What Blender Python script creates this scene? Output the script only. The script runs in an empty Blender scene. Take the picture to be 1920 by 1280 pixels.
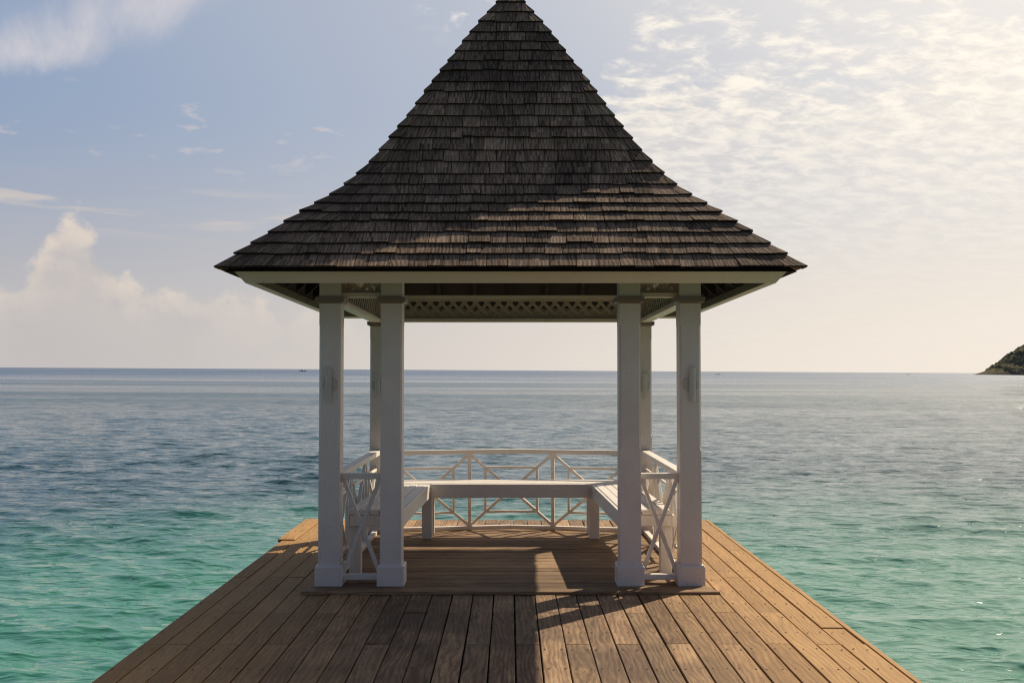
import bpy, math, random
import numpy as np
from mathutils import Vector, Matrix
random.seed(7)
S = bpy.context.scene
COL = S.collection
R = math.radians
EYE = 1.5                                   # eye height above the pavilion floor
SEA = -1.2
ROLL = R(-0.33)
# ------------------------------------------------------------------ camera
cam = bpy.data.cameras.new('camera'); cam.lens = 35.0; cam.sensor_width = 36
cam.clip_start = .1; cam.clip_end = 60000
co = bpy.data.objects.new('camera', cam); COL.objects.link(co); S.camera = co
TILT = Matrix.Translation((0, 0, EYE)) @ Matrix.Rotation(ROLL, 4, 'Y') @ Matrix.Translation((0, 0, -EYE))
co.matrix_world = TILT @ Matrix.Translation((0, 0, EYE)) @ Matrix.Rotation(R(-.077), 4, 'Z') @ Matrix.Rotation(R(90 + 1.657), 4, 'X')
# ------------------------------------------------------------------ sun and view
SUNV = Vector((.795, .77, 1)).normalized()
SAZ = math.atan2(SUNV.x, SUNV.y); SEL = math.asin(SUNV.z)
sl = bpy.data.lights.new('sun', 'SUN'); sl.energy = 5.0; sl.angle = R(.55); sl.color = (1, .885, .69)
so = bpy.data.objects.new('sun', sl); COL.objects.link(so)
so.rotation_euler = SUNV.to_track_quat('Z', 'Y').to_euler(); so.location = (20, 20, 30)
S.view_settings.view_transform = 'Standard'; S.view_settings.look = 'None'
S.render.engine = 'CYCLES'; S.cycles.use_denoising = True; S.cycles.filter_width = 1.15; S.cycles.use_adaptive_sampling = False
S.cycles.max_bounces = 6; S.cycles.sample_clamp_indirect = 4; S.cycles.sample_clamp_direct = 6
S.view_settings.exposure = .16; S.view_settings.gamma = 1; S.view_settings.use_curve_mapping = False

# ------------------------------------------------------------------ node helper
class G:
    def __init__(s, nt): s.nt = nt
    def new(s, t, **kw):
        n = s.nt.nodes.new(t)
        for k, v in kw.items(): setattr(n, k, v)
        return n
    def put(s, sock, v):
        if isinstance(v, bpy.types.NodeSocket): s.nt.links.new(v, sock)
        elif v is not None: sock.default_value = v
    def m(s, op, a, b=None, c=None, clamp=False):
        n = s.new('ShaderNodeMath', operation=op, use_clamp=clamp)
        s.put(n.inputs[0], a); s.put(n.inputs[1], b); s.put(n.inputs[2], c)
        return n.outputs[0]
    def add(s, a, b): return s.m('ADD', a, b)
    def sub(s, a, b): return s.m('SUBTRACT', a, b)
    def mul(s, a, b): return s.m('MULTIPLY', a, b)
    def div(s, a, b): return s.m('DIVIDE', a, b)
    def ss(s, x, lo, hi, a=0., b=1.):          # smoothstep map range
        n = s.new('ShaderNodeMapRange', interpolation_type='SMOOTHSTEP')
        for i, v in enumerate((x, lo, hi, a, b)): s.put(n.inputs[i], v)
        return n.outputs[0]
    def gauss(s, x, c, w):
        d = s.div(s.sub(x, c), w)
        return s.m('EXPONENT', s.mul(s.mul(d, d), -1.))
    def mix(s, f, a, b, mode='MIX'):
        n = s.new('ShaderNodeMix', data_type='RGBA', blend_type=mode)
        s.put(n.inputs[0], f)
        for i, v in ((6, a), (7, b)):
            if isinstance(v, tuple) and len(v) == 3: v = (*v, 1)
            s.put(n.inputs[i], v)
        return n.outputs[2]
    def xyz(s, v):
        n = s.new('ShaderNodeSeparateXYZ'); s.put(n.inputs[0], v); return n.outputs
    def vec(s, x, y, z):
        n = s.new('ShaderNodeCombineXYZ')
        for i, v in enumerate((x, y, z)): s.put(n.inputs[i], v)
        return n.outputs[0]
    def noise(s, v, scale, detail=4., rough=.5, dist=0., lac=2.):
        n = s.new('ShaderNodeTexNoise'); s.put(n.inputs['Vector'], v)
        s.put(n.inputs['Scale'], scale); s.put(n.inputs['Detail'], detail); s.put(n.inputs['Roughness'], rough)
        s.put(n.inputs['Distortion'], dist); s.put(n.inputs['Lacunarity'], lac)
        return n.outputs[0]
    def ramp(s, f, stops):
        n = s.new('ShaderNodeValToRGB'); s.put(n.inputs[0], f)
        e = n.color_ramp.elements
        while len(e) < len(stops): e.new(.5)
        for i, (p, c) in enumerate(stops):
            e[i].position = p; e[i].color = (*c, 1)
        return n.outputs[0]
    def bump(s, h, strength, dist, normal=None):
        n = s.new('ShaderNodeBump'); s.put(n.inputs['Height'], h)
        n.inputs['Strength'].default_value = strength; n.inputs['Distance'].default_value = dist
        s.put(n.inputs['Normal'], normal)
        return n.outputs[0]

# ------------------------------------------------------------------ world
W = bpy.data.worlds.new('World'); S.world = W; W.use_nodes = True
W.cycles.sampling_method = 'MANUAL'; W.cycles.sample_map_resolution = 2048
g = G(W.node_tree)
bg = W.node_tree.nodes['Background']
sky = g.new('ShaderNodeTexSky', sky_type='NISHITA', sun_disc=False, sun_elevation=SEL, sun_rotation=SAZ)
sky.altitude = 0; sky.air_density = 1.0; sky.dust_density = 2.0; sky.ozone_density = 1.0
D = g.new('ShaderNodeTexCoord').outputs['Generated']
dx, dy, dz = g.xyz(D)
az = g.m('ARCTAN2', dx, dy)
el = g.m('ARCSINE', dz)
dot = g.new('ShaderNodeVectorMath', operation='DOT_PRODUCT'); g.put(dot.inputs[0], D); dot.inputs[1].default_value = SUNV
cs = dot.outputs['Value']                                   # cosine of the angle to the sun
ang = g.m('ARCCOSINE', g.m('MINIMUM', cs, .99999))
near = g.ss(ang, 1.45, .40)                                 # 1 towards the sun, 0 away from it
STR = .10
def sc(c): return tuple(v / STR for v in c)
base = g.mix(.88, sky.outputs[0], g.mix(near, sc((.205, .295, .455)), sc((.57, .565, .585))))
zen = g.mul(g.ss(el, .42, .95), g.ss(ang, .22, .55))
base = g.mix(g.mul(zen, .9), base, sc((.045, .075, .16)))
base = g.mix(g.mul(g.ss(az, -1.2, -2.4), .7), base, sc((.06, .085, .15)))
base = g.mix(g.mul(g.ss(az, 1.6, 2.6), .7), base, sc((.06, .085, .15)))
lowc = g.mix(g.ss(az, -.55, .5), sc((.49, .46, .45)), sc((.83, .745, .645)))
lowc = g.mix(g.ss(g.m('ABSOLUTE', az), 1.0, 2.2), lowc, sc((.15, .155, .17)))
haze = g.ss(el, .27, .0)
c1 = g.mix(g.mul(haze, .97), base, lowc)
# plane coordinates of a high cloud deck
k = g.add(g.m('MAXIMUM', dz, 0.), .22)
px_, py_ = g.div(dx, k), g.div(dy, k)
pv = g.vec(px_, py_, 0.)
# broken altocumulus field towards the sun
n1 = g.noise(g.vec(g.add(g.mul(px_, .85), g.mul(py_, .25)), g.sub(g.mul(py_, 1.15), g.mul(px_, .2)), 2.3), 17.0, 6., .62, .3)
n2 = g.noise(pv, 2.6, 4., .55)
az2 = g.sub(az, g.mul(el, -.28))
cover = g.ss(g.sub(az, g.mul(g.sub(el, .2), .12)), .0, .13)
cover = g.mul(g.mul(cover, g.ss(az, 2.4, 1.3)), g.ss(el, .70, .42))
thr = g.add(g.mul(n1, .8), g.mul(n2, .7))
hole = g.mul(g.gauss(az, .30, .17), g.gauss(el, .39, .085))
cl = g.add(thr, g.add(g.mul(g.sub(cover, 1.), .6), g.mul(hole, -.24)))
cl = g.add(cl, g.mul(g.ss(el, .34, .12), .24))
cloudA = g.ss(cl, .60, .88)
shadeA = g.ss(n1, .36, .66)
litA = g.mix(near, sc((.66, .62, .58)), sc((.97, .89, .77)))
darkA = g.mix(near, sc((.42, .43, .48)), sc((.70, .66, .62)))
c2 = g.mix(g.mul(cloudA, g.ss(el, .06, .28, .05, .9)), c1, g.mix(shadeA, darkA, litA))
# veil of bright haze round the sun
veil = g.mul(g.mul(g.ss(ang, .85, .20), .80), g.ss(el, .75, .35, .35, 1.))
c2 = g.mix(veil, c2, sc((1.02, .935, .81)))
# thin cirrus high on the left
rot = g.vec(g.add(g.mul(px_, .8), g.mul(py_, .6)), g.mul(g.sub(g.mul(py_, .8), g.mul(px_, .6)), .33), 5.)
n3 = g.noise(rot, 2.6, 7., .62, .5)
mC = g.mul(g.gauss(g.add(az, g.mul(g.sub(el, .284), -1.4)), -.43, .075), g.ss(el, .24, .28))
mC = g.mul(mC, g.ss(el, .75, .45))
c3 = g.mix(g.mul(g.ss(g.add(n3, g.mul(mC, .35)), .55, .90), g.m('MINIMUM', g.mul(mC, 1.8), .85)), c2, sc((.64, .60, .61)))
# small fair-weather puffs
ne = g.noise(g.vec(g.mul(az, 1.), g.mul(el, 3.2), 1.), 17., 5., .6, .2)
nf = g.noise(g.vec(az, g.mul(el, 2.2), 4.), 5., 2., .5)
mP = g.mul(g.gauss(el, .225, .035), g.ss(az, .1, -.1))
c3 = g.mix(g.mul(g.ss(g.add(ne, g.mul(nf, .4)), .80, .92), g.mul(mP, .5)), c3, sc((.62, .55, .53)))
# flat streaks low on the left
ng = g.noise(g.vec(az, g.mul(el, 9.), 7.), 6., 5., .55, .3)
mS = g.mul(g.gauss(el, .148, .018), g.ss(az, .05, -.15))
c3 = g.mix(g.mul(g.ss(ng, .50, .64), g.mul(mS, .75)), c3, sc((.60, .53, .48)))
# the cumulus bank: a skyline of towers with a lit, knobbly edge
cv = g.vec(az, el, 9.)
b1 = g.noise(cv, 15., 8., .58, .15)
b2 = g.noise(g.vec(az, el, 3.), 42., 5., .55, .1)
top = g.mul(g.gauss(az, -.418, .044), .110)
top = g.add(top, g.mul(g.gauss(az, -.53, .07), .085))
top = g.add(top, g.mul(g.gauss(az, -.315, .085), .075))
top = g.add(top, g.mul(g.gauss(az, -.20, .07), .045))
top = g.add(top, g.mul(g.gauss(az, .50, .035), .045))
top = g.add(top, g.mul(g.m('MAXIMUM', g.sub(g.noise(g.vec(az, 0., 2.), 3., 2., .5), .45), 0.), g.mul(g.ss(g.m('ABSOLUTE', az), .7, 1.), .5)))
edge = g.add(g.sub(top, el), g.add(g.mul(g.sub(b1, .5), .13), g.mul(g.sub(b2, .5), .035)))
mB = g.mul(g.ss(edge, -.008, .016), g.ss(top, .012, .05))
glow = g.mul(g.m('EXPONENT', g.mul(g.m('MAXIMUM', edge, 0.), -24.)), g.ss(g.add(b1, g.mul(b2, .4)), .52, .90))
cB = g.mix(glow, g.mix(.25, lowc, sc((.42,.40,.42))), sc((.84, .70, .56)))
mB = g.mul(mB, g.add(.25, g.mul(g.ss(g.add(el, g.mul(top, .4)), .045, .13), .68)))
c4 = g.mix(mB, c3, cB)
wsp = g.mul(g.ss(g.noise(g.vec(az, g.mul(el, 2.), 11.), 22., 6., .62, .3), .5, .68), g.mul(g.gauss(az, -.045, .035), g.gauss(el, .35, .018)))
c4 = g.mix(wsp, c4, sc((.85, .80, .74)))
g.put(bg.inputs['Color'], c4); bg.inputs['Strength'].default_value = STR

# ------------------------------------------------------------------ materials
def material(name):
    m = bpy.data.materials.new(name); m.use_nodes = True
    return m, G(m.node_tree), m.node_tree.nodes['Principled BSDF']
def attr(g, name): 
    n = g.new('ShaderNodeAttribute', attribute_name=name); return n.outputs['Fac']
def uv(g): return g.new('ShaderNodeUVMap', uv_map='uv').outputs[0]
def objco(g): return g.new('ShaderNodeTexCoord').outputs['Object']

def wood(name, cols, stain, grain=1., rough=.75, edge=None, spec=.3, relief=.0016, low=.35, hv_=(.80, 1.20), va=.12):
    m, g, p = material(name)
    U = uv(g); ux, uy, _ = g.xyz(U); var = attr(g, 'var')
    O = objco(g); ox, oy, oz = g.xyz(O)
    wob = g.noise(g.vec(g.mul(ux, 3.), g.mul(uy, .9), g.mul(var, 40.)), 1.6, 3., .5)
    gx = g.add(g.mul(ux, 55. * grain), g.mul(wob, 7.))
    fine = g.noise(g.vec(gx, g.mul(uy, 4.5), g.mul(var, 90.)), 2.0, 5., .72)
    fine = g.add(g.mul(fine, .5), g.mul(g.noise(g.vec(g.mul(gx, .28), g.mul(uy, 2.), g.mul(var, 70.)), 2., 3., .65), .5))
    rings = g.m('SINE', g.add(g.mul(gx, 3.6), g.mul(wob, 9.)))
    rings = g.add(g.mul(rings, .5), .5)
    blot = g.noise(g.vec(g.mul(ux, 6.), g.mul(uy, 2.2), g.mul(var, 13.)), 1.5, 4., .6)
    f = g.add(g.add(g.mul(fine, .72), g.mul(rings, .07)), g.mul(blot, .20))
    f = g.add(f, g.mul(g.sub(var, .5), va))
    c = g.ramp(f, cols)
    big = g.noise(O, 1.1, 4., .6)
    c = g.mix(g.mul(g.ss(g.add(big, g.mul(blot, .35)), .60, .80), low), c, stain)
    dots = g.noise(g.vec(g.mul(ux, 1.), uy, var), 55., 2., .5)
    c = g.mix(g.mul(g.ss(dots, .66, .74), .35), c, stain)
    hv = g.ss(attr(g, 'var2'), 0., 1., *hv_)
    hs = g.new('ShaderNodeHueSaturation'); g.put(hs.inputs['Value'], hv); g.put(hs.inputs['Color'], c)
    hs.inputs['Saturation'].default_value = 1.; c = hs.outputs[0]
    c = g.mix(g.ss(attr(g, 'var2'), -.3, -.7, 0., .85), c, tuple(v * .6 for v in stain))      # dark shingle butts: shadow gap of each course painted in, plus end-grain dirt
    if edge:
        c = g.mix(g.mul(g.ss(g.m('ABSOLUTE', ox), .6, 1.9), .80), c, g.mix(f, edge[0], edge[1]))
    g.put(p.inputs['Base Color'], c)
    p.inputs['Specular IOR Level'].default_value = spec
    g.put(p.inputs['Roughness'], g.add(rough - .1, g.mul(fine, .2)))
    g.put(p.inputs['Normal'], g.bump(g.add(fine, g.mul(rings, .3)), .9, relief))
    return m
M_deck = wood('weathered_deck_wood', [(.28, (.04, .021, .012)), (.43, (.165, .092, .050)), (.56, (.33, .205, .112)), (.74, (.54, .37, .20))],
              (.06, .036, .025), edge=((.14, .058, .018), (.62, .35, .115)), relief=.0028, low=.55, hv_=(.70, 1.20))
M_floor = wood('pavilion_floor_wood', [(.27, (.045, .024, .012)), (.43, (.19, .11, .056)), (.56, (.36, .225, .12)), (.74, (.52, .35, .19))],
               (.07, .042, .027))
M_shingle = wood('grey_cedar_shingle', [(.27, (.016, .011, .009)), (.42, (.098, .066, .046)), (.53, (.27, .185, .128)), (.70, (.60, .43, .30))],
                 (.028, .023, .023), grain=1.15, relief=.003, low=.40, hv_=(.80, 1.12), va=.07, rough=.9, spec=.12)
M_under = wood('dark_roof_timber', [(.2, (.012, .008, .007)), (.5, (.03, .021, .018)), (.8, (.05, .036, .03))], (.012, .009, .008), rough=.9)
M_edge = wood('dark_joist_wood', [(.2, (.04, .026, .017)), (.5, (.09, .06, .04)), (.8, (.14, .10, .07))], (.03, .02, .015))  # dark brown wood for joists, bearers, piles and two edge boards

def paint(name, base, dirt, speck=.5, rough=.45, strength=.28, yellow=None):
    m, g, p = material(name)
    O = objco(g); U = uv(g); ux, uy, _ = g.xyz(U)
    a = g.noise(O, 3.2, 5., .6); b = g.noise(O, 90., 3., .6)
    st = g.noise(g.vec(g.mul(ux, 60.), g.mul(uy, 4.), 0.), 1., 4., .6)
    c = g.mix(g.mul(g.ss(a, .42, .75), strength), base, dirt)
    c = g.mix(g.mul(g.ss(st, .55, .75), .22), c, dirt)
    c = g.mix(g.mul(g.ss(b, .63, .72), speck), c, tuple(v * .45 for v in dirt))
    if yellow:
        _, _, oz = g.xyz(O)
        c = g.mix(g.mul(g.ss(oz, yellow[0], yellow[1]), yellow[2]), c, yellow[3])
    g.put(p.inputs['Base Color'], c); p.inputs['Roughness'].default_value = rough
    p.inputs['Specular IOR Level'].default_value = .35
    g.put(p.inputs['Normal'], g.bump(g.add(b, g.mul(st, .7)), .35, .0012))
    return m
M_white = paint('white_weathered_paint', (.77, .70, .63), (.55, .48, .42), speck=.25)
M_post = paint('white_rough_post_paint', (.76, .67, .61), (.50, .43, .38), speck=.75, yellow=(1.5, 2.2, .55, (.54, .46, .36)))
M_fascia = paint('cream_fascia_paint', (.68, .56, .46), (.50, .40, .31), speck=.25)
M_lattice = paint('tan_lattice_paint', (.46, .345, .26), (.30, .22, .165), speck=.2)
M_cap = paint('brown_cap_paint', (.21, .155, .12), (.13, .095, .075), speck=.3)
def simple(name, col, rough=.6, metal=0., **kw):
    m, g, p = material(name)
    n = g.noise(objco(g), 40., 3., .5)
    g.put(p.inputs['Base Color'], g.mix(n, tuple(v * .8 for v in col), tuple(min(1, v * 1.2) for v in col)))
    p.inputs['Roughness'].default_value = rough; p.inputs['Metallic'].default_value = metal
    for k, v in kw.items(): p.inputs[k].default_value = v
    return m
M_nail = simple('rusty_nail', (.035, .018, .012), .8)
M_lamp = simple('lamp_back_plate', (.55, .49, .43), .5)
M_acr = simple('frosted_lamp_glass', (.78, .74, .68), .25); 
M_acr.node_tree.nodes['Principled BSDF'].inputs['Transmission Weight'].default_value = .35
M_hull = simple('dark_boat_hull', (.03, .035, .05), .5)
M_hullw = simple('white_boat_hull', (.6, .6, .6), .5)

# water
m_sea, g, p = material('sea_water')
O = objco(g); ox, oy, oz = g.xyz(O)
warp = g.noise(O, .06, 4., .6)
dist = g.add(g.m('SQRT', g.add(g.mul(ox, ox), g.mul(oy, oy))), g.mul(g.sub(warp, .5), 16.))
dist = g.add(dist, g.mul(ox, -.25))
sand = g.ss(dist, 27., 12.)
deep = g.ss(dist, 60., 400.)
body = g.mix(sand, (.009, .052, .058), (.040, .200, .125))
body = g.mix(deep, body, (.006, .045, .110))
pn = g.noise(g.vec(g.mul(ox, .6), oy, 0.), .35, 4., .6)
body = g.mix(g.mul(g.ss(pn, .5, .75), .35), body, (.004, .07, .06))
g.put(p.inputs['Base Color'], body)
p.inputs['IOR'].default_value = 1.95
p.inputs['Specular IOR Level'].default_value = .5
r1 = g.noise(g.vec(g.mul(ox, .38), oy, 0.), 4.5, 3., .55, .3)
r2 = g.noise(g.vec(g.mul(ox, .45), g.add(oy, g.mul(ox, .12)), 3.), 1.7, 5., .6, .2)
r3 = g.noise(g.vec(g.mul(ox, .4), oy, 9.), .32, 5., .65)
gust = g.noise(g.vec(g.mul(ox, .12), oy, 5.), .008, 4., .6)
gust2 = g.noise(g.vec(g.mul(ox, .10), oy, 8.), .06, 5., .62)
far = g.ss(g.m('SQRT', g.add(g.mul(ox, ox), g.mul(oy, oy))), 22., 110.)
far2 = g.ss(g.m('SQRT', g.add(g.mul(ox, ox), g.mul(oy, oy))), 200., 700.)
def ridged(v, sc_, det):
    n = g.new('ShaderNodeTexNoise'); g.put(n.inputs['Vector'], v); n.inputs['Scale'].default_value = sc_; n.inputs['Detail'].default_value = det
    n.inputs['Roughness'].default_value = .5; n.inputs['Distortion'].default_value = .25
    return g.m('SUBTRACT', 1., g.m('ABSOLUTE', g.sub(g.mul(n.outputs[0], 4.), 2.)))
q1 = ridged(g.vec(g.add(g.mul(ox, .40), g.mul(oy, .05)), oy, 21.), 2.6, 2.)
q2 = ridged(g.vec(g.mul(ox, .42), g.add(oy, g.mul(ox, .10)), 31.), 5.2, 2.)
nb = g.bump(r1, .7, .025)
nb = g.bump(g.add(q1, g.mul(q2, .5)), 1., .027, nb)
nb = g.bump(g.mul(g.mul(r2, far), g.ss(gust, .35, .6, .6, 1.15)), .9, .22, nb)
nb = g.bump(g.mul(r3, far2), .8, .40, nb)
g.put(p.inputs['Normal'], nb)
g.put(p.inputs['Roughness'], g.add(g.add(.045, g.mul(far, g.ss(gust2, .38, .62, .02, .20))), g.mul(far2, g.ss(gust, .42, .56, .08, .22))))

# headland
m_hill, g, p = material('headland_scrub')
O = objco(g); ox, oy, oz = g.xyz(O)
a = g.noise(O, .05, 6., .65); b = g.noise(O, .25, 4., .6)
c = g.mix(g.ss(g.add(a, g.mul(b, .3)), .5, .8), (.10, .095, .065), (.165, .15, .09))
c = g.mix(g.ss(g.add(oz, g.mul(g.sub(a, .5), 22.)), 7., 2.), c, (.14, .115, .10))
g.put(p.inputs['Base Color'], c); p.inputs['Roughness'].default_value = 1.; p.inputs['Specular IOR Level'].default_value = 0.

# ------------------------------------------------------------------ mesh helper
class MB:
    def __init__(s): s.v = []; s.f = []; s.uv = []; s.a = []; s.b = []
    def piece(s, pts, faces, L, var=None, var2=None, ends=()):
        """pts list of Vectors, faces index lists, L grain direction"""
        var = random.random() if var is None else var
        var2 = random.random() if var2 is None else var2
        o1, o2 = random.random() * 9, random.random() * 9
        L = Vector(L).normalized(); base = len(s.v)
        s.v += [tuple(q) for q in pts]
        for fi, f in enumerate(faces):
            P = [Vector(pts[i]) for i in f]
            n = (P[1] - P[0]).cross(P[2] - P[0])
            if len(P) > 3: n = n + (P[2] - P[0]).cross(P[3] - P[0])
            if n.length < 1e-12: n = Vector((0, 0, 1))
            n.normalize()
            T = n.cross(L)
            if T.length < .3: T = n.orthogonal()
            T.normalize(); LL = T.cross(n)
            s.f.append([base + i for i in f])
            for q in P: s.uv.append((q.dot(T) + o1, q.dot(LL) + o2)); s.a.append(var); s.b.append(-1. if fi in ends else var2)
    def hexa(s, p, L, **k):     # p: 4 bottom ccw from above, 4 top
        s.piece(p, [(3, 2, 1, 0), (4, 5, 6, 7), (0, 1, 5, 4), (1, 2, 6, 5), (2, 3, 7, 6), (3, 0, 4, 7)], L, **k)
    def box(s, a, b, L=None, **k):
        x0, y0, z0 = a; x1, y1, z1 = b
        if L is None:
            d = (x1 - x0, y1 - y0, z1 - z0); i = d.index(max(d)); L = [0, 0, 0]; L[i] = 1
        s.hexa([Vector(q) for q in ((x0, y0, z0), (x1, y0, z0), (x1, y1, z0), (x0, y1, z0), (x0, y0, z1), (x1, y0, z1), (x1, y1, z1), (x0, y1, z1))], L, **k)
    def bar(s, p, q, side, w, t, **k):      # bar from p to q; w along side, t along the third axis
        p, q, side = Vector(p), Vector(q), Vector(side).normalized()
        L = (q - p).normalized(); T = L.cross(side).normalized() * (t / 2); s_ = side * (w / 2)
        s.hexa([p - s_ - T, p + s_ - T, p + s_ + T, p - s_ + T, q - s_ - T, q + s_ - T, q + s_ + T, q - s_ + T], L, **k)
    def loft(s, rings, L, cap=True, **k):
        n = len(rings[0]); pts = [Vector(q) for r in rings for q in r]; F = []
        for i in range(len(rings) - 1):
            for j in range(n): F.append((i * n + j, i * n + (j + 1) % n, (i + 1) * n + (j + 1) % n, (i + 1) * n + j))
        if cap: F += [tuple(range(n))[::-1], tuple((len(rings) - 1) * n + j for j in range(n))]
        s.piece(pts, F, L, **k)
    def build(s, name, m, parent=None, bevel=0., seg=1, smooth=False):
        me = bpy.data.meshes.new(name); me.from_pydata(s.v, [], s.f)
        u = me.uv_layers.new(name='uv'); u.data.foreach_set('uv', np.array(s.uv, dtype=np.float32).ravel())
        for nm, arr in (('var', s.a), ('var2', s.b)):
            at = me.attributes.new(nm, 'FLOAT', 'CORNER'); at.data.foreach_set('value', np.array(arr, dtype=np.float32))
        me.materials.append(m)
        if smooth: me.polygons.foreach_set('use_smooth', [True] * len(me.polygons))
        me.update()
        o = bpy.data.objects.new(name, me); COL.objects.link(o); o.parent = parent
        if bevel:
            b = o.modifiers.new('bevel', 'BEVEL'); b.width = bevel; b.segments = seg; b.limit_method = 'ANGLE'
        return o
ROOTS = []
def thing(name, label, cat, loc=(0, 0, 0), group=None, onpier=True):
    o = bpy.data.objects.new(name, None); COL.objects.link(o); o.location = loc; o.empty_display_size = .2
    o['label'] = label; o['category'] = cat
    if group: o['group'] = group
    if onpier: ROOTS.append(o)
    return o
def part(name, parent):
    o = bpy.data.objects.new(name, None); COL.objects.link(o); o.parent = parent; o.empty_display_size = .1
    return o

# ------------------------------------------------------------------ sea
def ring_mesh():
    rng = np.random.RandomState(3)
    cx, cy = 0., -4.
    r_f = np.exp(np.linspace(math.log(8.5), math.log(210), 1080))
    r_far = np.exp(np.linspace(math.log(214), math.log(45000), 60))
    r_in = np.array([.5, 2, 4, 6, 7.6])
    r = np.concatenate([r_in, r_f, r_far])
    tf = np.linspace(R(-42), R(42), 560)
    tb = np.linspace(R(42), R(318), 60)[1:-1]
    t = np.concatenate([tf, tb]); nt = len(t); nr = len(r)
    RR, TT = np.meshgrid(r, t, indexing='ij')
    X = cx + RR * np.sin(TT); Y = cy + RR * np.cos(TT); Z = np.zeros_like(X)
    dX = np.zeros_like(X); dY = np.zeros_like(X)
    spac = RR * .0029
    fade = np.clip((R(42) - np.abs(TT)) / R(2), 0, 1) * np.clip((RR - 8.4) / 1.5, 0, 1) * np.clip((210 - RR) / 110, 0, 1)
    fade[np.abs(TT) > R(42)] = 0
    sub = slice(len(r_in), len(r_in) + len(r_f)); ts = slice(0, len(tf))
    Xs, Ys, Sp = X[sub, ts], Y[sub, ts], spac[sub, ts]
    Zs = np.zeros_like(Xs); Hx = np.zeros_like(Xs); Hy = np.zeros_like(Xs)
    # slow modulation so that the chop gathers in groups
    mod = np.zeros_like(Xs)
    for _ in range(7):
        a = rng.uniform(0, 2 * math.pi); kk = 2 * math.pi / rng.uniform(7, 26)
        mod += np.sin(kk * (Xs * np.cos(a) + Ys * np.sin(a)) + rng.uniform(0, 6.28))
    mod = 1 + .13 * mod / math.sqrt(7) * 1.6
    for i in range(150):
        lam = math.exp(rng.uniform(math.log(.15), math.log(2.4)))
        th = R(-97) + rng.normal(0, R(15) if lam > .4 else R(24))
        k = 2 * math.pi / lam
        sl_ = .0235 * (1.0 if lam < .75 else (.62 if lam < 1.5 else .25))
        wgt = np.clip(lam / (Sp * 3.2) - .6, 0, 1)
        ph = k * (Xs * math.cos(th) + Ys * math.sin(th)) + rng.uniform(0, 6.28)
        A = sl_ / k * wgt * mod
        Zs += A * np.cos(ph); Hx -= .9 * A * math.cos(th) * np.sin(ph); Hy -= .9 * A * math.sin(th) * np.sin(ph)
    F = fade[sub, ts]
    X[sub, ts] += Hx * F; Y[sub, ts] += Hy * F; Z[sub, ts] += Zs * F
    V = np.stack([X, Y, Z], -1).reshape(-1, 3)
    i = np.arange(nr - 1)[:, None]; j = np.arange(nt)[None, :]; j2 = (j + 1) % nt
    Fc = np.stack([i * nt + j, (i + 1) * nt + j, (i + 1) * nt + j2, i * nt + j2], -1).reshape(-1, 4)
    Fc = Fc[:, ::-1]
    me = bpy.data.meshes.new('sea')
    nv, nf = len(V) + 1, len(Fc) + nt
    V = np.concatenate([V, [[cx, cy, 0]]])
    me.vertices.add(nv); me.vertices.foreach_set('co', V.astype(np.float32).ravel())
    tri = np.stack([np.full(nt, nv - 1), (np.arange(nt) + 1) % nt, np.arange(nt)], -1)
    loops = np.concatenate([Fc.ravel(), tri.ravel()])
    me.loops.add(len(loops)); me.loops.foreach_set('vertex_index', loops.astype(np.int32))
    ls = np.concatenate([np.arange(len(Fc)) * 4, len(Fc) * 4 + np.arange(nt) * 3])
    lt = np.concatenate([np.full(len(Fc), 4), np.full(nt, 3)])
    me.polygons.add(nf); me.polygons.foreach_set('loop_start', ls.astype(np.int32)); me.polygons.foreach_set('loop_total', lt.astype(np.int32))
    me.polygons.foreach_set('use_smooth', np.ones(nf, dtype=bool))
    me.update(calc_edges=True); me.validate()
    return me
me = ring_mesh(); me.materials.append(m_sea)
sea = bpy.data.objects.new('sea', me); COL.objects.link(sea); sea.location = (0, 0, SEA); sea['kind'] = 'structure'

# ------------------------------------------------------------------ headland on the right horizon
def headland():
    rng = np.random.RandomState(5)
    nx, ny = 420, 90
    xs = np.linspace(0, 900, nx) ** 1.0; ys = np.linspace(-150, 150, ny)
    X, Y = np.meshgrid(xs, ys, indexing='ij')
    prof = np.interp(xs, [0, 12, 22, 29, 30.5, 40, 46, 54, 68, 76, 92, 140, 220, 360, 600, 800, 900], [0, 3.0, 6.5, 9, 13.5, 14.5, 22, 30, 41, 46, 50, 58, 66, 60, 46, 10, -4])
    half = np.interp(xs, [0, 20, 60, 140, 900], [6, 30, 80, 130, 140])
    q = np.clip(1 - (np.abs(Y) / half[:, None]) ** 2.2, -.3, 1)
    Z = prof[:, None] * q
    bump = np.zeros_like(Z)
    for _ in range(60):
        a = rng.uniform(0, 6.28); k = 2 * math.pi / rng.uniform(5, 22)
        bump += np.sin(k * (X * math.cos(a) + Y * math.sin(a)) + rng.uniform(0, 6.28))
    bump = np.abs(bump) / math.sqrt(60)
    Z = Z + bump * 2.0 * np.clip(Z / 12, 0, 1)
    Z += rng.uniform(-.5, .5, Z.shape) * np.clip(Z / 8, 0, 1)
    V = np.stack([X, Y, Z - .5], -1).reshape(-1, 3)
    F = [(i * ny + j, (i + 1) * ny + j, (i + 1) * ny + j + 1, i * ny + j + 1) for i in range(nx - 1) for j in range(ny - 1)]
    me = bpy.data.meshes.new('headland'); me.from_pydata(V.tolist(), [], F); me.materials.append(m_hill); me.update()
    o = bpy.data.objects.new('headland', me); COL.objects.link(o); o['kind'] = 'structure'
    d = 1500.; o.scale = (1.3, 1.3, 1.1)
    o.location = ((1823 - 957.5) * d / 1867, d, SEA)
    return o
hl = headland()

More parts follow.
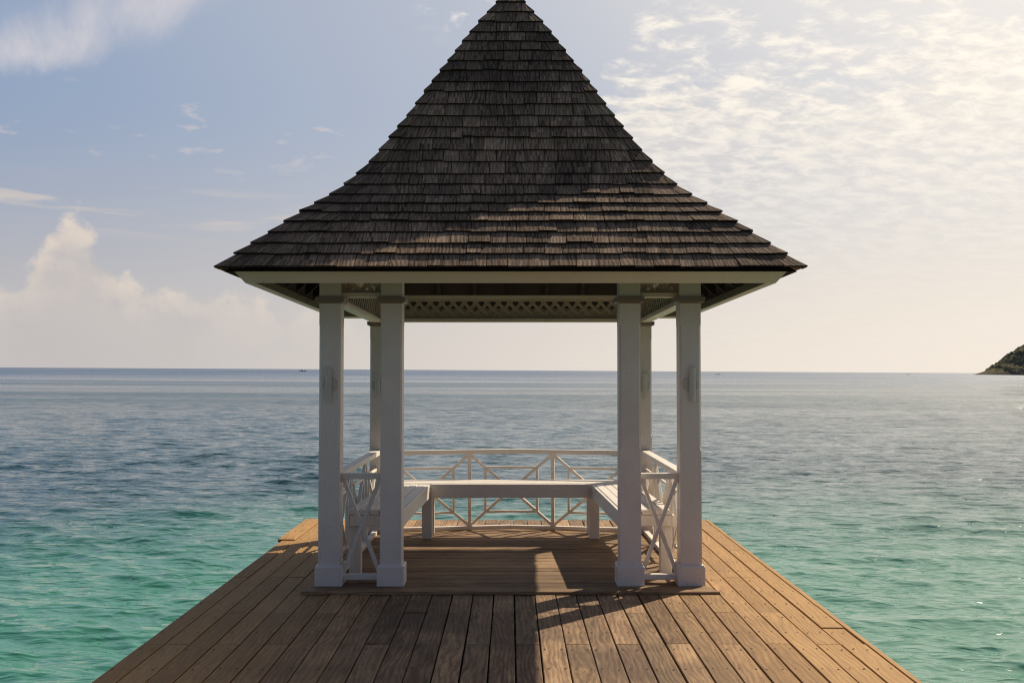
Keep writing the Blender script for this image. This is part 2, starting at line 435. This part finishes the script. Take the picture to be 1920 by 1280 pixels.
# ------------------------------------------------------------------ small boats far out
def boat(name, label, x, y, ln, hull, cabin, mast):
    t = thing(name, label, 'boat', (x, y, SEA), None, False)
    b = MB(); rings = []
    for u, wd, sh in ((-.5, .55, .0), (-.3, .9, -.02), (0, 1., 0), (.3, .75, .08), (.46, .3, .18), (.5, .04, .24)):
        w = ln * .14 * wd; h = ln * (.085 + sh * .35)
        rings.append([(u * ln, -w * .5, -.25), (u * ln, w * .5, -.25), (u * ln, w, h), (u * ln, w * .85, h), (u * ln, w * .4, h * .5), (u * ln, -w * .4, h * .5), (u * ln, -w * .85, h), (u * ln, -w, h)])
    b.loft(rings, (1, 0, 0)); b.build('hull', hull, t)
    if cabin:
        b = MB(); w = ln * .09; h = ln * .22
        b.hexa([Vector(q) for q in ((-.2 * ln, -w, .04 * ln), (.12 * ln, -w, .04 * ln), (.12 * ln, w, .04 * ln), (-.2 * ln, w, .04 * ln), (-.18 * ln, -w, h), (.04 * ln, -w, h), (.04 * ln, w, h), (-.18 * ln, w, h))], (1, 0, 0))
        b.build('cabin', M_hullw, t)
    if mast:
        b = MB(); b.bar((-.35 * ln, 0, .03 * ln), (-.35 * ln, 0, .26 * ln), (1, 0, 0), .14, .14); b.build('mast', hull, t)
    b = MB(); b.box((-.56 * ln, -.25, .1), (-.49 * ln, .25, .12 * ln)); b.build('outboard_motor', hull, t)
    return t
boat('fishing_boat', 'small dark boat with a white cabin on the horizon left of the pavilion', (568 - 957.5) * 1300 / 1867, 1300., 8.5, M_hull, True, True)
boat('dinghy', 'tiny dark open boat on the sea just right of the pavilion posts', (1346 - 957.5) * 850 / 1867, 850., 4.2, M_hull, False, True)
boat('skiff', 'tiny dark skiff far out on the horizon towards the headland', (1703 - 957.5) * 1350 / 1867, 1350., 4.8, M_hull, False, False)

# ------------------------------------------------------------------ pier
DZ = -.022
pier = thing('pier', 'weathered brown plank pier running out over the sea under the pavilion', 'pier')
PW = .1395; X0 = .025
rows = [10.2, 9.52, 8.45, 7.38, 6.305, 5.59, 4.88, 4.17, 3.1, 2.03, .96, -.4, -1.8, -3.2]
joint_rows = rows
nails = MB()
JO = [10.12 - .357 * i for i in range(38)]
for k_ in range(-15, 14):
    xa, xb = X0 + PW * k_, X0 + PW * (k_ + 1)
    gap = random.uniform(.005, .0105)
    if k_ == -15: xa += .015
    # joints for this plank
    ys = [10.2]
    if k_ == -15: ys += [8.96, 7.38, 5.59, 3.1, .96]
    elif k_ == 13: ys += [8.45, 5.94, 5.59, 3.1, .96]
    else:
        opts = [r for r in (8.45, 7.38, 6.305, 5.59, 4.17, 3.1, 2.03)]
        ys += sorted(random.sample([8.45, 7.38], 1) + ([6.305] if k_ % 2 else [5.59]) + ([3.1] if k_ % 2 else [4.17, .96]), reverse=True)
    ys += [-3.2]
    for y1, y0 in zip(ys[:-1], ys[1:]):
        dzb = random.uniform(-.002, .0025); shift = 0.; xl = xa + gap / 2; xr = xb - gap / 2
        if k_ == -15 and y1 == 10.2: xl -= .035; dzb = .012
        v2 = None
        if k_ == 13 and (y1, y0) == (5.94, 5.59): v2 = 0.; dzb = -.006
        b = MB(); z1 = DZ + dzb; z0 = z1 - .028; e = .0025
        t1, t2 = random.uniform(-.0012, .0012), random.uniform(-.0012, .0012)
        n = max(1, int((y1 - y0) / .6)); rings = []
        w1, w2 = random.uniform(0, 6), random.uniform(0, 6)
        for i in range(n + 1):
            y = y0 + e + (y1 - y0 - 2 * e) * i / n
            a_, c_ = .0011 * math.sin(y * 3 + w1), .0011 * math.sin(y * 2.3 + w2)
            rings.append([(xl + a_, y, z0), (xr + c_, y, z0), (xr + c_, y, z1 + t1), (xl + a_, y, z1 + t2)])
        b.loft([r[::-1] for r in rings], (0, 1, 0), var2=v2)
        b.build('deck_board', M_deck, pier, bevel=.003)
    for yj in JO:
        if yj < 3.2: continue
        for fx in (.22, .78):
            x = xa + (xb - xa) * fx + random.uniform(-.008, .008); y = yj + random.uniform(-.012, .012); r_ = random.uniform(.0045, .0070)
            zz = DZ + .0032 if not (k_ == -15 and yj > 8.96) else DZ + .0135
            P = [Vector((x + r_ * math.cos(a * 1.047), y + r_ * 1.3 * math.sin(a * 1.047), zz)) for a in range(6)]
            nails.piece(P, [tuple(range(6))], (0, 1, 0))
o = nails.build('nail_heads', M_nail, pier); o['kind'] = 'stuff'
b = MB(); b.loft([[(1.985, y, DZ - .03), (1.985, y, DZ - .002), (2.022 + .003 * math.sin(y * 2), y, DZ - .004), (2.022 + .003 * math.sin(y * 2), y, DZ - .16)][::-1] for y in np.linspace(-3.2, 10.2, 20)], (0, 1, 0))
b.build('edge_board', M_deck, pier, bevel=.003)
b = MB(); b.box((-2.045, -3.2, DZ - .20), (-2.012, 10.15, DZ - .034)); b.build('edge_board', M_edge, pier)
b = MB(); b.box((-2.0, 10.155, DZ - .2), (1.98, 10.185, DZ - .034)); b.build('edge_board', M_edge, pier)
for yj in JO:
    b = MB(); b.box((-2.005, yj - .03, DZ - .17), (1.975, yj + .03, DZ - .031)); b.build('joist', M_edge, pier)
for xx in (-1.7, 0., 1.7):
    b = MB(); b.box((xx - .09, -3.2, DZ - .37), (xx + .09, 10.1, DZ - .172)); b.build('bearer', M_edge, pier)
for yy in (9.6, 6.8, 4.0, 1.2, -1.6):
    for xx in (-1.7, 1.7):
        b = MB(); b.loft([[(xx + .12 * math.cos(a * .524), yy + .12 * math.sin(a * .524), z) for a in range(12)] for z in (-3.5, DZ - .372)], (0, 0, 1)); b.build('pile', M_edge, pier, smooth=False)

# ------------------------------------------------------------------ pavilion
gz = thing('gazebo', 'white square-post pavilion with a tall flared shingle roof at the end of the pier', 'gazebo', (0, 0, 0))
RT = .0175
# floor
fl = part('floor', gz)
y = 6.952; i = 0
while y < 9.36:
    w = .132; y2 = min(y + w, 9.42)
    b = MB(); zt = random.uniform(-.0012, .0012)
    b.box((-1.335, y + .003, -.021), (1.335, y2 - .003, zt), L=(1, 0, 0)); b.build('floor_board', M_floor, fl, bevel=.003)
    y = y2
b = MB()   # threshold with mitred ends
b.hexa([Vector(q) for q in ((-1.432, 6.80, -.021), (1.43, 6.80, -.021), (1.372, 6.949, -.021), (-1.372, 6.949, -.021), (-1.425, 6.806, -.002), (1.423, 6.806, -.002), (1.37, 6.949, .001), (-1.37, 6.949, .001))], (1, 0, 0))
b.build('threshold', M_floor, fl, bevel=.003)
for s in (-1, 1):
    b = MB(); b.hexa([Vector(q) for q in ((min(0, s * 1.33), 9.36, -.021), (max(0, s * 1.33), 9.36, -.021), (max(0, s * 1.33), 9.40 if s > 0 else 9.47, -.021), (min(0, s * 1.33), 9.47 if s > 0 else 9.40, -.021),
        (min(0, s * 1.33), 9.36, .004), (max(0, s * 1.33), 9.36, .004), (max(0, s * 1.33), 9.40 if s > 0 else 9.47, .004), (min(0, s * 1.33), 9.47 if s > 0 else 9.40, .004))], (1, 0, 0))
    b.build('edge_board', M_floor, fl, bevel=.002)

def octa(cx, cy, z, h, c):
    return [(cx - h + c, cy - h, z), (cx + h - c, cy - h, z), (cx + h, cy - h + c, z), (cx + h, cy + h - c, z), (cx + h - c, cy + h, z), (cx - h + c, cy + h, z), (cx - h, cy + h - c, z), (cx - h, cy - h + c, z)]
def post(cx, cy, zcap, ztop, lo, hi):
    p_ = part('post', gz)
    h = .075; b = MB(); k0 = .003; kc = .013
    b.loft([octa(cx, cy, z, h, c) for z, c in ((.001, k0), (lo, k0), (lo + .03, kc), (hi - .03, kc), (hi, k0), (ztop, k0))], (0, 0, 1))
    b.build('shaft', M_post, p_)
    b = MB(); H = .0945
    b.loft([octa(cx, cy, z, hh, .004) for z, hh in ((.0, H), (.130, H), (.142, H - .008), (.1425, h + .001))], (0, 0, 1)); b.build('plinth', M_post, p_)
    b = MB()
    b.loft([octa(cx, cy, z, hh, .003) for z, hh in ((zcap - .012, h + .001), (zcap, h + .024), (zcap + .032, h + .026))], (0, 0, 1)); b.build('cap', M_cap, p_)
PX = [-1.27, -.838, .838, 1.262]
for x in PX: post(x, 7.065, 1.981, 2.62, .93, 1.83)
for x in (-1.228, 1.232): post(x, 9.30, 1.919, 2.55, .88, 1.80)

# railings in a rhombus lattice pattern
def railing(P0, P1, centres, half, ztop=.752, zbot=.036, wide=.05):
    r_ = part('railing', gz)
    P0, P1 = Vector((*P0, 0)), Vector((*P1, 0)); A = (P1 - P0); Ln = A.length; A.normalize(); N = A.cross(Vector((0, 0, 1)))
    at = lambda s, z: P0 + A * s + Vector((0, 0, z))
    def put(nm, s0, z0, s1, z1, w, t, off=0.):
        b = MB(); b.bar(at(s0, z0) + N * off, at(s1, z1) + N * off, N, t, w); b.build(nm, M_white, r_, bevel=.002)
    put('top_rail', 0, ztop - .021, Ln, ztop - .021, .042, wide)
    put('bottom_rail', 0, zbot - .018, Ln, zbot - .018, .036, .045)
    za, zb = ztop - .043, zbot + .001; zm = (za + zb) / 2; hw = half / 2 * 1.0; f = .38
    vx = hw * f; zu = zm + (za - zm) * (1 - f); zl = zm - (zm - zb) * (1 - f)
    for c in centres:
        if -.02 < c < Ln + .02 and 0.03 < c < Ln - .03: put('baluster', c, zb, c, za, .032, .030)
        for d in (-1, 1):
            xs = c + d * vx
            if .02 < xs < Ln - .02: put('baluster', xs, zl, xs, zu, .022, .024, .002)
            for zz0, zz1 in ((za, zm), (zb, zm)):
                s0, s1 = c, c + d * hw
                lo_, hi_ = 0., 1.
                if s1 != s0:
                    for lim in (0.01, Ln - .01):
                        tt = (lim - s0) / (s1 - s0)
                        if lim == .01:
                            if s1 > s0: lo_ = max(lo_, tt)
                            else: hi_ = min(hi_, tt)
                        else:
                            if s1 > s0: hi_ = min(hi_, tt)
                            else: lo_ = max(lo_, tt)
                if hi_ - lo_ > .05:
                    put('brace', s0 + (s1 - s0) * lo_, zz0 + (zz1 - zz0) * lo_, s0 + (s1 - s0) * hi_, zz0 + (zz1 - zz0) * hi_, .026, .026, -.003)
        x0, x1 = c + vx, c + half - vx
        x0, x1 = max(x0, -.003), min(x1, Ln + .003)
        if x1 - x0 > .03:
            for zz in (zu, zl): put('cross_bar', x0, zz, x1, zz, .022, .020, .004)
    return r_
HW = .795
YE, YM = 9.30, 9.50
LR = math.hypot(1.155, YM - YE)
railing((-1.155, YE), (0, YM), [LR - .395 - HW * 2, LR - .395 - HW, LR - .395], HW)
railing((0, YM), (1.155, YE), [.405 - HW, .405, .405 + HW], HW)
railing((-1.255, 7.14), (-1.24, 9.225), [-.15, 1.0425 - .395, 1.0425 + .395, 2.2], HW, wide=.075, ztop=.762)
railing((1.255, 7.14), (1.24, 9.225), [-.15, 1.0425 - .395, 1.0425 + .395, 2.2], HW, wide=.075, ztop=.762)
b = MB(); b.box((-.045, 9.46, DZ + .003), (.04, 9.53, .0)); b.build('rail_block', M_white, gz, bevel=.002)
# narrow crossed panels between the paired front posts
for xa, xb in ((-1.195, -.913), (.913, 1.187)):
    r_ = part('crossed_panel', gz); yy = 7.075
    for nm, z0, z1 in (('top_rail', .733, .773), ('bottom_rail', .028, .066)):
        b = MB(); b.box((xa, yy - .025, z0), (xb, yy + .025, z1)); b.build(nm, M_white, r_, bevel=.003)
    for d, off in ((1, -.006), (-1, .006)):
        p0, p1 = ((xa + .012, .067), (xb - .012, .732)) if d > 0 else ((xb - .012, .067), (xa + .012, .732))
        b = MB(); b.bar((p0[0], yy + off, p0[1]), (p1[0], yy + off, p1[1]), (0, 1, 0), .026, .026); b.build('brace', M_white, r_, bevel=.002)

# lattice panels under the roof
def lattice(P0, P1, z0, z1, beam=.032, bw=.09, slope=0., inward=1, strips=True, topbeam=True):
    l_ = part('lattice_panel', gz)
    P0, P1 = Vector((*P0, 0)), Vector((*P1, 0)); A = P1 - P0; Ln = A.length; A.normalize(); N = A.cross(Vector((0, 0, 1))) * inward
    at = lambda s, z, off=0.: P0 + A * s + Vector((0, 0, z + slope * s)) + N * off
    def put(nm, s0, za, s1, zb, w, t, off=0., m=M_lattice):
        b = MB(); b.bar(at(s0, za, off), at(s1, zb, off), N, t, w); b.build(nm, m, l_, bevel=.0015)
    put('bottom_beam', 0, z0 - beam / 2, Ln, z0 - beam / 2, beam, bw, 0, M_fascia)
    if topbeam: put('top_beam', 0, z1 + beam / 2, Ln, z1 + beam / 2, beam, bw, 0, M_fascia)
    for zz in (z0 + .011, z1 - .011): put('frame', 0, zz, Ln, zz, .02, .04, .0)
    for ss_ in (.011, Ln - .011): put('frame', ss_, z0 + .022, ss_, z1 - .022, .02, .04, .0)
    h = z1 - z0 - .04; stp = .106
    for d, off in ((1, -.006), (-1, .006)):
        s = -h
        while s < Ln:
            a_, b_ = s, s + h
            u0 = max(0, (.02 - a_) / h); u1 = min(1, (Ln - .02 - a_) / h)
            if u1 - u0 > .12:
                f = (lambda u: z0 + .02 + h * u) if d > 0 else (lambda u: z1 - .02 - h * u)
                put('lattice_strip', a_ + h * u0, f(u0), a_ + h * u1, f(u1), .031, .008, off)
            s += stp
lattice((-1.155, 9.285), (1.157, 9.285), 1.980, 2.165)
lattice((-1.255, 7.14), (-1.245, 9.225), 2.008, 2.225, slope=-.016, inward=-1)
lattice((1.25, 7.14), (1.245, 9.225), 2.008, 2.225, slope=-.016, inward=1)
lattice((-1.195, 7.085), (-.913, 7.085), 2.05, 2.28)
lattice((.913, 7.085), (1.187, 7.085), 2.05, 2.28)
for a_, b_, z in (((-1.3, 7.065), (1.3, 7.065), 2.64), ((-1.28, 9.30), (1.28, 9.30), 2.60)):
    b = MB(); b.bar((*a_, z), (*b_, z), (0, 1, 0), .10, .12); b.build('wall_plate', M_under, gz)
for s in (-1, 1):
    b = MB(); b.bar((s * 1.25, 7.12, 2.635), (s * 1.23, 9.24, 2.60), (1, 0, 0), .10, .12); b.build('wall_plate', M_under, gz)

# roof ---------------------------------------------------------------
YC = 8.25
sil = [(498, 400), (474, 436), (454, 467.6), (433, 501), (412, 530), (395.5, 559), (378, 587), (362, 615.6), (343, 643.7), (323, 667), (300, 690), (278, 709.5), (255, 727), (234, 744), (213, 761),
       (191, 777), (167.5, 793.5), (148, 808), (127, 823.5), (108, 839), (89, 853), (71, 866.5), (53, 880), (34, 896), (15, 913), (-4, 930), (-22, 945)]
prof = []
for yy, xx in sil:
    r_ = (958 - xx) * YC / (1867 + 958 - xx); d = YC - r_
    z = EYE + (694 - yy) * d / 1867 + RT * (d - 6.5)
    prof.append((r_, z))
apex = (0., prof[-1][1] + prof[-1][0] * 1.75)
def sh(x, y, z): return Vector((x, y, z - RT * (y - 6.5)))
def face_pt(face, x, r_, z):      # x across, r_ distance out, in the frame of one roof side
    if face == 0: X, Y = x, -r_
    elif face == 1: X, Y = r_, x
    elif face == 2: X, Y = -x, r_
    else: X, Y = -r_, -x
    if Y > 0: Y *= .925
    return sh(X, YC + Y, z)
roof = part('roof', gz)
allp = prof + [apex]
cand = []
for face in range(4):
    for i in range(len(prof)):
        (r0, z0), (r1, z1) = allp[i], allp[i + 1]
        r2, z2 = allp[min(i + 2, len(allp) - 1)]
        T = Vector((r1 - r0, z1 - z0)); Lc = T.length; T.normalize(); Nn = Vector((-T.y, T.x))
        if Nn.y < 0: Nn = -Nn
        th = .0145
        x = -r0 + .0
        while x < r0 - .001:
            w = random.choice([.095, .115, .13, .145, .165]) * random.uniform(.92, 1.08)
            xe = x + w
            if r0 - xe < .055: xe = r0
            g_ = .0022
            xa, xb = x + g_, xe - g_
            if x <= -r0 + 1e-6: xa = -r0
            if xe >= r0: xb = r0
            ext = 1.28                               # run up under the next course
            if i >= len(prof) - 1: ext = .98
            # top end
            pt = Vector((r0, z0)).lerp(Vector((r1, z1)), ext) if ext <= 1 else Vector((r1, z1)) + (Vector((r2, z2)) - Vector((r1, z1))) * (ext - 1)
            pt = pt - Nn * (th + .001) if i < len(prof) - 1 else pt
            rt = max(pt.x, .002)
            def fan(xx):
                u = abs(xx) / r0; kf = 0 if u < .62 else ((u - .62) / .38) ** 1.3
                return xx + (math.copysign(1, xx) * (abs(xx) / r0 * rt) - xx) * kf
            xta, xtb = fan(xa), fan(xb)
            xta = max(-rt, min(rt, xta)); xtb = max(-rt, min(rt, xtb))
            dj = random.uniform(-.005, .005); lift = random.choice([0, 0, 0, random.uniform(0, .008)])
            if random.random() < .035: dj = random.uniform(.008, .016)
            la, lb = lift + random.uniform(0, .0035), lift + random.uniform(0, .0035)
            tv = th * random.uniform(.8, 1.25)
            pa = Vector((r0, z0)) + T * dj
            def F(xx, q, off): return face_pt(face, xx, q.x + Nn.x * off, q.y + Nn.y * off)
            xm = (xa + xb) / 2; xtm = (xta + xtb) / 2; lm = (la + lb) / 2 + random.uniform(-.002, .002)
            # middle of the exposed part sags slightly
            mid = pa.lerp(pt, .42)
            pts = []
            for (bx, tx, lf) in ((xa, xta, la), (xm, xtm, lm), (xb, xtb, lb)):
                ml = lf * .35
                mx = bx + (tx - bx) * .42
                pts += [F(bx, pa, lf - tv), F(bx, pa, lf), F(mx, mid, ml), F(mx, mid, ml - tv * .7), F(tx, pt, 0.), F(tx, pt, -.004)]
            fs = []
            for c_ in (0, 1):
                o_ = c_ * 6; q_ = o_ + 6
                fs += [(o_, q_, q_ + 1, o_ + 1), (o_ + 1, q_ + 1, q_ + 2, o_ + 2), (o_ + 2, q_ + 2, q_ + 4, o_ + 4), (o_ + 3, q_ + 3, q_, o_), (o_ + 5, q_ + 5, q_ + 3, o_ + 3)]
            fs += [(0, 1, 2, 3), (3, 2, 4, 5), (12, 15, 14, 13), (15, 17, 16, 14)]
            Lv = face_pt(face, xtm, pt.x, pt.y) - face_pt(face, xm, pa.x, pa.y)
            size = (xb - xa) * Lc / max(.5, (YC - r0)) ** 2 if face == 0 else -1
            cand.append((size, pts, fs, Lv))
            x = xe
cand.sort(key=lambda c: -c[0])
for size, pts, fs, Lv in cand[:298]:
    b = MB(); b.piece(pts, fs, Lv, ends=(0, 5)); b.build('shingle', M_shingle, roof)
b = MB()
for size, pts, fs, Lv in cand[298:]: b.piece(pts, fs, Lv, ends=(0, 5))
o = b.build('shingles', M_shingle, roof); o['kind'] = 'stuff'
# sheathing just under the shingles, rafters, fascias
b = MB()
sp = []
for i, (r_, z) in enumerate(allp):
    sp.append((max(r_ - .035 if i else r_ - .05, 0.), z - (.030 if i == 0 else .055)))
roofz = lambda r: float(np.interp(r, [q[0] for q in sp[::-1]], [q[1] for q in sp[::-1]]))
for face in range(4):
    pts = []; fs = []
    for r_, z in sp: pts += [face_pt(face, -r_, r_, z), face_pt(face, r_, r_, z)]
    for i in range(len(sp) - 1): fs.append((i * 2, i * 2 + 1, i * 2 + 3, i * 2 + 2))
    b.piece(pts, fs, (1, 0, 0))
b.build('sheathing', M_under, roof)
b = MB()
for face in range(4):
    a_ = face_pt(face, 0, .05, apex[1] - .06)
b.loft([[sh(.07 * math.cos(a * .785), YC + .07 * math.sin(a * .785), apex[1] - .10) for a in range(8)], [sh(.03 * math.cos(a * .785), YC + .03 * math.sin(a * .785), apex[1] + .06) for a in range(8)], [sh(.045 * math.cos(a * .785), YC + .045 * math.sin(a * .785), apex[1] + .12) for a in range(8)], [sh(.008 * math.cos(a * .785), YC + .008 * math.sin(a * .785), apex[1] + .30) for a in range(8)]], (0, 0, 1))
b.build('finial', M_fascia, roof)
FB = (1.738, 2.070); FT = (1.812, 2.160)      # fascia bottom and top: out, up
for face in range(4):
    b = MB(); t = .026
    nx_, nz_ = -.707 * t * .9, -.707 * t * .9 * -1
    q = [face_pt(face, -FB[0], FB[0], FB[1]), face_pt(face, FB[0], FB[0], FB[1]), face_pt(face, FB[0] - .024, FB[0] - .024, FB[1] + .018), face_pt(face, -FB[0] + .024, FB[0] - .024, FB[1] + .018),
         face_pt(face, -FT[0], FT[0], FT[1]), face_pt(face, FT[0], FT[0], FT[1]), face_pt(face, FT[0] - .024, FT[0] - .024, FT[1] + .018), face_pt(face, -FT[0] + .024, FT[0] - .024, FT[1] + .018)]
    b.hexa(q, face_pt(face, 1, 1, 0) - face_pt(face, 0, 1, 0)); b.build('fascia_board', M_fascia, roof, bevel=.002)
    # rafters
    for xr in (-1.5, -1.1, -.7, -.35, 0, .35, .7, 1.1, 1.5):
        k0 = [i for i, (r_, z) in enumerate(sp) if r_ > abs(xr) + .02]
        if len(k0) < 2: continue
        k1 = k0[-1]; b = MB(); rings = []
        for i in range(0, k1 + 1, 2):
            r_, z = sp[i]; r_ -= .02
            if i == 0: r_ = 1.70; z = roofz(1.70) - .01
            rings.append([face_pt(face, xr - .019, r_, z - .11), face_pt(face, xr + .019, r_, z - .11), face_pt(face, xr + .019, r_, z - .012), face_pt(face, xr - .019, r_, z - .012)])
        if len(rings) > 1:
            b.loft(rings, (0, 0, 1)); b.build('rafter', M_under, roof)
    b = MB(); rings = []
    for i in range(0, len(sp) - 2, 2):
        r_, z = sp[i]; r_ = max(r_ - .05, .02)
        if i == 0: r_ = 1.69; z = roofz(1.69) - .01
        rings.append([face_pt(face, r_ + dx_, r_ - dx_, z + dz_) for dx_, dz_ in ((-.018, -.15), (.018, -.15), (.018, -.012), (-.018, -.012))])
    b.loft(rings, (0, 0, 1)); b.build('hip_rafter', M_under, roof)

# ------------------------------------------------------------------ benches
ST, SB, AB = .488, .451, .368      # seat top, slat underside, apron bottom
def slat(parent, p, q, side, w=.068, t=.036, z=ST):
    b = MB(); zz = z - t / 2 + random.uniform(-.0015, .0015)
    b.bar((p[0], p[1], zz), (q[0], q[1], zz), side, w, t); b.build('seat_slat', M_white, parent, bevel=.003)
def leg(parent, cx, cy, wx=.085, wy=.07, top=AB):
    b = MB(); b.box((cx - wx / 2, cy - wy / 2, .002), (cx + wx / 2, cy + wy / 2, top - .001), L=(0, 0, 1)); b.build('leg', M_white, parent, bevel=.003)
def side_bench(s, label):
    t = thing('bench', label, 'bench', (s * .98, 8.1, 0))
    t_ = t; ox, oy = s * .98, 8.1
    ys, ye = 7.26, 8.88
    def xi(y): return s * (.776 + (y - 7.28) * (-.036))       # inner edge runs slightly out of square
    n = 5
    for k in range(n):
        o0 = .034 + .076 * k + .028
        p = (xi(ys) + s * o0 - ox, ys - oy + .004); q = (xi(ye) + s * o0 - ox, ye - oy - .004)
        slat(t, p, q, (1, 0, 0), w=.070)
    for k in (0, 1):
        off = .012 + k * .395
        for nm, z0, z1 in (('apron', AB, ST - .003),) if k == 0 else (('apron', AB, SB - .001),):
            b = MB(); a0, a1 = xi(ys) + s * off - ox, xi(ye) + s * off - ox
            zc = (z0 + z1) / 2
            b.bar((a0, ys - oy, zc), (a1, ye - oy, zc), (1, 0, 0), .024, z1 - z0); b.build(nm, M_white, t, bevel=.003)
    a0 = xi(ys)
    b = MB(); xs_ = sorted((a0 + s * .026 - ox, a0 + s * .393 - ox)); b.box((xs_[0], ys - oy, AB + .002), (xs_[1], ys + .026 - oy, SB - .002)); b.build('apron', M_white, t, bevel=.003)
    for yy in (ys + .072, ):
        leg(t, xi(yy) + s * .045 - ox, yy - oy, .04, .07); leg(t, xi(yy) + s * .36 - ox, yy - oy, .085, .07)
side_bench(-1, 'white slatted bench along the left side railing, in the shade')
side_bench(1, 'white slatted bench along the right side railing, its slats in sun')
t = thing('bench', 'long white slatted bench in front of the rear railing facing the viewer', 'bench', (0, 9.05, 0))
for k in range(5):
    yy = 8.892 + .043 + .074 * k - 9.05 + .016
    half = 1.19
    slat(t, (-half, yy), (half, yy), (0, 1, 0), w=.072)
b = MB(); b.box((-.70, 8.882 - 9.05, AB), (.70, 8.908 - 9.05, ST + .001)); b.build('apron', M_white, t, bevel=.003)
b = MB(); b.box((-1.17, 9.25 - 9.05, AB), (1.17, 9.27 - 9.05, SB - .001)); b.build('apron', M_white, t, bevel=.003)
for s in (-1, 1):
    leg(t, s * .745, 8.93 - 9.05, .088, .08); leg(t, s * .745, 9.21 - 9.05, .088, .06)
    b = MB(); b.box((min(s * .70, s * .725), 8.89 - 9.05, AB + .002), (max(s * .70, s * .725), 9.245 - 9.05, SB - .002)); b.build('bearer', M_white, t)

# ------------------------------------------------------------------ wall lamps on the outer posts
def wall_lamp(cx, yf, zc, dxs, label, h=.235, w=.048):
    t = thing('wall_lamp', label, 'wall lamp', (cx, yf, zc), 'flat lamps fixed to the outer posts')
    b = MB(); n = 20
    b.loft([[(r_ * math.cos(a * 2 * math.pi / n), yy, r_ * math.sin(a * 2 * math.pi / n)) for a in range(n)] for yy, r_ in ((.0005, .056), (-.006, .056), (-.009, .051))], (0, 0, 1)); b.build('back_plate', M_lamp, t)
    b = MB(); b.loft([[(dxs - .006 + .01 * math.cos(a * .785), yy, .01 * math.sin(a * .785)) for a in range(8)] for yy in (-.0095, -.020)], (0, 1, 0)); b.build('stem', M_lamp, t)
    b = MB(); m_ = 6; ring = []
    for i in range(m_ + 1):
        u = -1 + 2 * i / m_; ring.append((dxs + u * w / 2, -.030 + .009 * u * u))
    ringo = ring + [(x, y + .003) for x, y in ring[::-1]]
    b.loft([[(x, y, z) for x, y in ringo] for z in (-h / 2, h / 2)], (0, 0, 1)); b.build('glass_shade', M_acr, t, smooth=False)
wall_lamp(-1.268, 6.990, EYE - .10, -.008, 'flat lamp on the front left outermost post')
wall_lamp(1.262, 6.990, EYE - .10, .010, 'flat lamp on the front right outermost post')
wall_lamp(-1.232, 9.225, EYE - .145, .0, 'flat lamp on the rear left post')
wall_lamp(1.235, 9.225, EYE - .145, .003, 'flat lamp on the rear right post')

# everything that stands on the pier shares the pier's own slight lean
for o in ROOTS:
    o.matrix_world = TILT @ Matrix.Translation(o.location)
